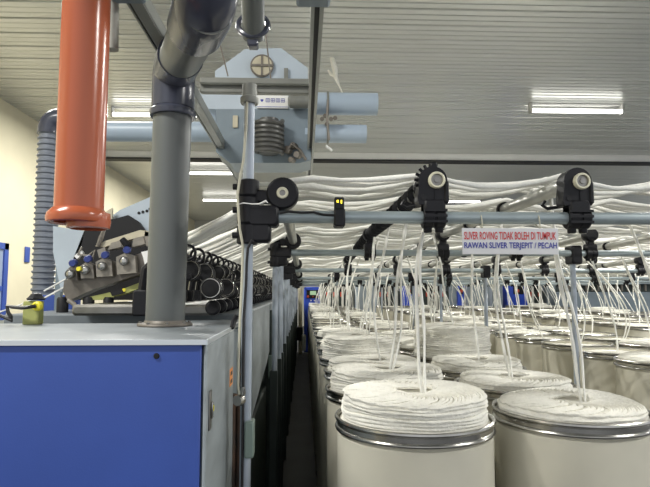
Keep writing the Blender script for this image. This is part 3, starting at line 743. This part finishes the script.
# suspension cables
for (a_, c_, lab) in (((228,76,2.3), (214,20,2.3), 'thin slanting steel cable left of the cleaner'), ((272,90,2.3), (262,0,2.3), 'thin steel cable in front of the cream vent disc')):
    p0 = at(*a_); p1 = at(*c_); d = (p1-p0); k = (CEIL-p0.z)/d.z
    tag(MB().tube([p0, p0+d*k], .0035, 6).build('suspension_cable', 'taupe'), lab, 'cable')

# ------------------------------------------------ drafting head at far left
dy = 2.62
D = lambda x, y, o=0.: at(x, y, dy+o)
t = thing('roller_hood', D(110, 300, .5), 'pale blue sheet metal hood behind the drafting head at left', 'hood')
b = MB(); b.poly([D(100,224,.35), D(120,210,.35), D(150,197,.35), D(166,196,.35), D(166,300,.35), D(150,262,.35), D(130,216,.35), D(108,222,.35)], (0,.02,0)); b.build('top_sheet', 'lblue', t)
b = MB(); b.poly([D(53,226,.3), D(84,231,.3), D(82,243,.3), D(72,262,.3), D(61,292,.3), D(53,252,.3)], (0,.02,0)); b.build('side_sheet', 'lblue', t)
b = MB(); b.poly([D(84,231,.30), D(107,221,.30), D(128,215,.30), D(139,222,.30), D(150,238,.30), D(150,300,.30), D(64,300,.30), D(72,262,.30)], (0,.03,0)); b.build('inner_screen', 'blackr', t)
b = MB()
for (x_, y_) in ((139,213), (143,212), (147,211), (150,209)): b.lathe([(.001,-.003),(.008,-.003),(.008,.0),(.001,0)], c=D(x_, y_, .35), ax=(0,1,0), seg=10)
b.build('bolt', 'blackr', t)
b = MB(); b.poly([D(105,212,.30), D(112,208,.30), D(112,219,.30), D(105,221,.30)], (0,.02,0)); b.build('tan_block', 'cream', t)
# hood legs down to floor
b = MB(); p = D(160, 300, .37); b.box(p.x-.03, p.x+.0, p.y-.01, p.y+.03, HZ-.03, p.z+.05); b.build('support', 'gcab', t); b = MB(); p = D(56, 260, .31); b.box(p.x, p.x+.03, p.y, p.y+.03, HZ-.1, p.z); b.build('support', 'gcab', t)

t = thing('drafting_head', D(105, 315), 'tilted drafting head with four rollers and blue caps beyond the blue cabinet', 'machine head')
def quad(pts, o, dep, nm, m, par, lab=None): return MB().poly([D(x, y, o) for x, y in pts], (0, dep, 0)).build(nm, m, par, label=lab)
quad([(64,281), (149,250), (149,271), (92,290), (68,301), (63,292)], 0, .09, 'base_beam', 'taupe', t)
quad([(80,299), (120,290), (149,279), (149,284), (125,294), (100,300)], .02, .06, 'tray', 'yellow', t)
quad([(110,292), (122,289), (124,293), (112,296)], -.005, .02, 'tray_slot', 'blackr', t)
MB().lathe([(.001,-.004),(.008,-.004),(.008,.003),(.001,.003)], c=D(124,290,-.0), ax=(0,1,0), seg=12).build('indicator', 'yel', t)
# upper bar
quad([(95,246), (105,241), (140,230), (148,231), (149,236), (139,237), (104,247)], -.02, .05, 'upper_bar', 'cream', t)
quad([(145,231), (150,233), (150,246), (146,246), (144,238)], -.02, .05, 'end_bracket', 'lever', t)
for (cx_, cy_, w_) in ((72,275,9), (87,271,12), (104,267,15), (126,262,18)):
    k = w_/15
    lv = quad([(cx_-w_/2, cy_+13*k-3), (cx_-w_/2-1, cy_-5), (cx_-1, cy_-9), (cx_+w_/2, cy_-6), (cx_+w_/2+1, cy_+9*k)], -.04, .06, 'pressure_arm', 'lever' if w_ > 10 else 'taupe', t)
    c = D(cx_-2, cy_-1, -.055)
    MB().lathe([(.001,-.012),(.010,-.012),(.018,-.008),(.020,.0),(.020,.02),(.001,.02)], c=c, ax=(0,1,0), seg=22).build('knob', 'steel', lv)
    MB().ring(c+Vector((0,-.008,0)), (0,1,0), .017, .004, 22, 6).build('knob_ring', 'coil', lv)
    c = D(cx_+1, cy_-12, -.05); MB().lathe([(.001,-.02),(.014,-.02),(.017,-.014),(.017,.025),(.001,.025)], c=c, ax=(-.2,1,.1), seg=18).build('cap', 'navy', lv, label='navy blue cap')
quad([(111,243), (121,240), (121,247), (108,250)], -.03, .05, 'cam_block', 'lever', t)
quad([(133,239), (143,236), (145,244), (132,247)], -.03, .05, 'cam_block', 'lever', t)
b = MB(); b.tube([D(122,239,-.04), D(127,245,-.04), D(130,246,-.04)], [.014,.018,.012], 10); b.build('hook', 'black', t)
b = MB(); b.tube([D(98,246,-.03), D(101,238,-.03), D(104,230,.0)], [.010,.012,.009], 8); b.build('strut', 'taupe', t)
quad([(97,250), (105,247), (106,256), (99,258)], -.03, .05, 'cam_block', 'lever', t)
MB().lathe([(.001,-.02),(.010,-.02),(.012,.01),(.001,.01)], c=D(80,269,-.06), ax=(0,1,0), seg=12).build('yellow_cap', 'yel', t)
quad([(141,252), (150,250), (150,265), (145,266), (143,257)], -.03, .04, 'white_clip', 'white', t)
b = MB(); b.tube([D(82,247,0), D(78,254,0), D(88,256,0), D(95,250,0), D(92,260,0)], .006, 6); b.build('wire_loop', 'lever', t)
b = MB(); b.poly([D(74,256,.0), D(81,250,.0), D(83,253,.0), D(77,259,0)], (0,.02,0)); b.build('felt_pad', 'white', t)
for x_, w_, nm in ((62, 11, 0), (88, 11, 0), (108, 10, 0)):
    a_ = D(x_, 318, .03); c_ = D(x_, 297, .03)
    MB().lathe([(.001, 0), (w_/2*dy/F, 0), (w_/2*dy/F, (c_.z-a_.z)*.9), (w_/2*dy/F-.006, c_.z-a_.z), (.001, c_.z-a_.z)], c=a_, seg=20).build('support_cylinder', 'blackr', t)
b = MB(); b.tube([D(68,300,-.02), D(74,304,-.02), D(77,311,-.02), D(77,318,-.02)], .011, 8); b.build('curved_link', 'lever', t)
b = MB(); b.poly([D(74,313,-.03), D(80,316,-.03), D(134,317,-.03), D(134,322,-.03), D(74,322,-.03)], (0,.10,0)); b.build('foot_plate', 'steeld', t)
b = MB(); b.poly([D(120,316,-.02), D(150,296,-.02), D(160,292,0), D(160,322,0), D(122,322,-.02)], (0,.04,0)); b.build('side_chute', 'lblue2', t)
# machine bed behind headstock left
t = thing('machine_bed', (-1.6, 2.7, 0), 'low dark machine bed behind the blue cabinet at far left', 'machine')
MB().cbox(-2.4, -1.32, 2.48, 3.6, 0, CZ-.19, .01).build('bed_cover', 'dark', t)
a_ = D(36, 320, .45); c_ = D(78, 284, .45)
MB().cbox(a_.x, c_.x, dy+.45, dy+.50, a_.z-.1, c_.z-.06, .004).build('blue_guard', 'blue', t, label='blue guard plate')
for yo in (0, 9):
    MB().tube([D(44, 291+yo*.8, .2), D(66, 279+yo*.8, .2)], .0045, 6).build('white_rod', 'white', t)
MB().tube([D(-6, 314, .3), D(20, 305, .3), D(40, 296, .3)], .004, 6).build('white_rod', 'white', t)
# yellow sensor bracket with black cap
q = lambda x, y, Y=2.07: at(x, y, Y)
zz = HZ
t = thing('sensor_bracket', (q(36, 320).x, 2.07, zz), 'small yellow-green bracket with a black cap and cable on the cabinet top', 'bracket')
MB().cbox(q(28,312).x, q(44,312).x, 2.03, 2.07, zz, q(36,301).z, .003).build('bracket_plate', 'yellow', t)
b = MB(); cc = q(36, 300, 2.05); b.lathe([(.001,0),(.030,0),(.032,.006),(.026,.010),(.019,.020),(.010,.026),(.001,.026)], c=cc, seg=20); b.build('cap', 'black', t)
c = q(37, 306, 2.022); MB().lathe([(.001,-.006),(.010,-.010),(.016,-.006),(.018,.008),(.001,.008)], c=c, ax=(.1,1,0), seg=18).build('connector', 'yel', t, label='yellow cable connector')
MB().tube([c+Vector((0,-.01,0)), q(30,307,2.0), q(22,308,1.99), q(12,307,2.0), q(7,306,2.0), q(8,312,2.0), q(11,317,2.0), q(12,320.5,2.0), q(4,317,2.0), q(-6,313,2.0)], .0065, 8).build('sensor_cable', 'cable', t)

# ------------------------------------------------ blue control cabinet at the end of the aisle
Y = 14.0
e = lambda x, y, Y=Y: at(x, y, Y)
t = thing('control_cabinet', (e(312,300).x, Y, 0), 'bright blue control cabinet with a small screen at the far end of the aisle', 'control cabinet')
x0 = e(304,300).x; x1 = e(320,300).x
MB().cbox(x0, x1, Y, Y+.3, 0, e(0,287).z, .02).build('housing', 'blue2', t)
MB().box(e(306.5,300).x, e(318.5,300).x, Y-.01, Y, e(0,298.5).z, e(0,290).z).build('control_panel', 'blackr', t)
MB().box(e(310,300).x, e(316,300).x, Y-.016, Y-.01, e(0,295).z, e(0,291).z).build('display', 'screen', t)
for x_ in (308, 313, 317): MB().cyl(e(x_, 296.5, Y-.03), e(x_, 296.5, Y-.01), .03 if x_ == 308 else .016, 10).build('button', 'redl', t)
MB().box(e(309,300).x, e(316.5,300).x, Y-.02, Y, e(0,307).z, e(0,303).z).build('paper_label', 'white', t)
for x_ in (311, 314.5): MB().cyl(e(x_, 300.5, Y-.02), e(x_, 300.5, Y), .018, 10).build('indicator', 'white', t)
t = thing('cabinet_post', (e(300,0).x, Y-.4, 0), 'slim cream and black post just left of the far blue control cabinet', 'post')
MB().cyl((e(300.5,300).x, Y-.3, .0), (e(300.5,300).x, Y-.3, e(0,288).z), .05, 10).build('post_tube', 'cream', t)
MB().cbox(e(296,300).x, e(303,300).x, Y-.45, Y-.3, e(0,340).z, e(0,327).z, .02).build('motor_box', 'blackr', t)
MB().cbox(e(302,300).x, e(306,300).x, Y-.5, Y-.4, e(0,350).z, e(0,334).z, .02).build('white_canister', 'white', t)

# ------------------------------------------------ row of machines beyond the cans
Y = 16.5
def far(kind, xa, xb, lab, Y=Y, top=276, bot=312):
    g = lambda x, y: at(x, y, Y)
    X0 = g(xa, 290).x; X1 = g(xb, 290).x; zt_ = g(xa, top).z
    t = thing({'cab': 'machine_cabinet', 'draft': 'roving_machine', 'blue': 'machine_door'}[kind], ((X0+X1)/2, Y, 0), lab, {'cab': 'cabinet', 'draft': 'machine', 'blue': 'cabinet'}[kind], 'far row of machines beyond the cans')
    if kind == 'cab':
        MB().cbox(X0, X1, Y, Y+.6, 0, zt_, .02).build('cabinet_body', 'lblue' if (int(xa) % 2) else 'post', t)
        n_ = max(1, int((X1-X0)/.35))
        for i in range(n_): MB().cbox(X0+(X1-X0)*(i+.12)/n_, X0+(X1-X0)*(i+.88)/n_, Y-.02, Y, .9, zt_-.12, .01).build('door_leaf', 'grey', t)
    elif kind == 'blue':
        MB().cbox(X0, X1, Y-.1, Y+.5, 0, zt_, .02).build('cabinet_body', 'blue2', t)
        MB().box(X0+(X1-X0)*.3, X0+(X1-X0)*.8, Y-.12, Y-.1, zt_-.55, zt_-.15).build('control_panel', 'blackr', t)
        MB().cyl((X0+(X1-X0)*.5, Y-.15, zt_-.45), (X0+(X1-X0)*.5, Y-.12, zt_-.45), .05, 8).build('button', 'redl', t)
    else:
        MB().cbox(X0, X1, Y, Y+.6, 0, zt_-.45, .02).build('machine_body', 'dark', t)
        MB().cbox(X0, X1, Y-.1, Y+.5, zt_-.14, zt_+.04, .03).build('white_cover', 'white', t)
        MB().box(X0, X1, Y+.3, Y+.5, zt_-.95, zt_-.14).build('back_frame', 'blackr', t)
        n_ = max(2, int((X1-X0)/.2))
        for i in range(n_):
            xx = X0+(X1-X0)*(i+.5)/n_
            MB().cyl((xx, Y-.05, zt_-1.0), (xx, Y-.05, zt_-.14), .035, 8).build('bobbin', 'cotton', t)
            MB().cbox(xx-.07, xx+.0, Y-.04, Y+.1, zt_-.62, zt_-.48, .01).build('red_guide', 'redl', t)
lst = [('draft',325,353), ('cab',355,377), ('draft',378,400), ('blue',402,414), ('draft',416,448), ('cab',449,457), ('blue',457,463), ('cab',466,503), ('blue',506,526), ('draft',528,544), ('cab',547,571), ('cab',574,604)]
names = {'draft': 'white-topped machine with red guides', 'cab': 'grey-blue machine cabinet', 'blue': 'bright blue machine cabinet'}
cnt = {'draft': 0, 'cab': 0, 'blue': 0}
for kd, xa, xb in lst:
    cnt[kd] += 1
    far(kd, xa, xb, f"far {names[kd]}, {['first','second','third','fourth','fifth','sixth'][cnt[kd]-1]} of its kind from the left")
# long drafting zone at right
t = thing('roving_machine', (7.6, 13.9, 0), 'long grey roving machine with dark rollers at the right edge behind the cans', 'machine')
MB().cbox(6.9, 10.5, 14.2, 14.9, 0, at(620, 292, 14.2).z, .02).build('machine_body', 'gcab', t)
MB().cbox(6.9, 10.5, 14.25, 14.9, at(620, 284, 14.2).z, at(620, 282, 14.2).z, .01).build('roller_cover', 'grey', t)
MB().box(6.9, 10.5, 14.5, 14.9, at(620, 292, 14.2).z, at(620, 276, 14.2).z).build('roller_back', 'dark', t)
for i in range(14): MB().cyl((7.0+i*.16, 14.35, at(620,291,14.2).z), (7.0+i*.16, 14.35, at(620,278,14.2).z), .03, 8).build('roller_arm', 'taupe', t)

# ------------------------------------------------ world and view
wd = bpy.data.worlds.new('world'); S.world = wd; wd.use_nodes = True
wd.node_tree.nodes['Background'].inputs[0].default_value = (.93, .96, 1.0, 1); wd.node_tree.nodes['Background'].inputs[1].default_value = .75
S.view_settings.view_transform = 'Standard'; S.view_settings.look = 'None'; S.view_settings.gamma = 1; S.view_settings.use_curve_mapping = False
S.view_settings.exposure = 0.36
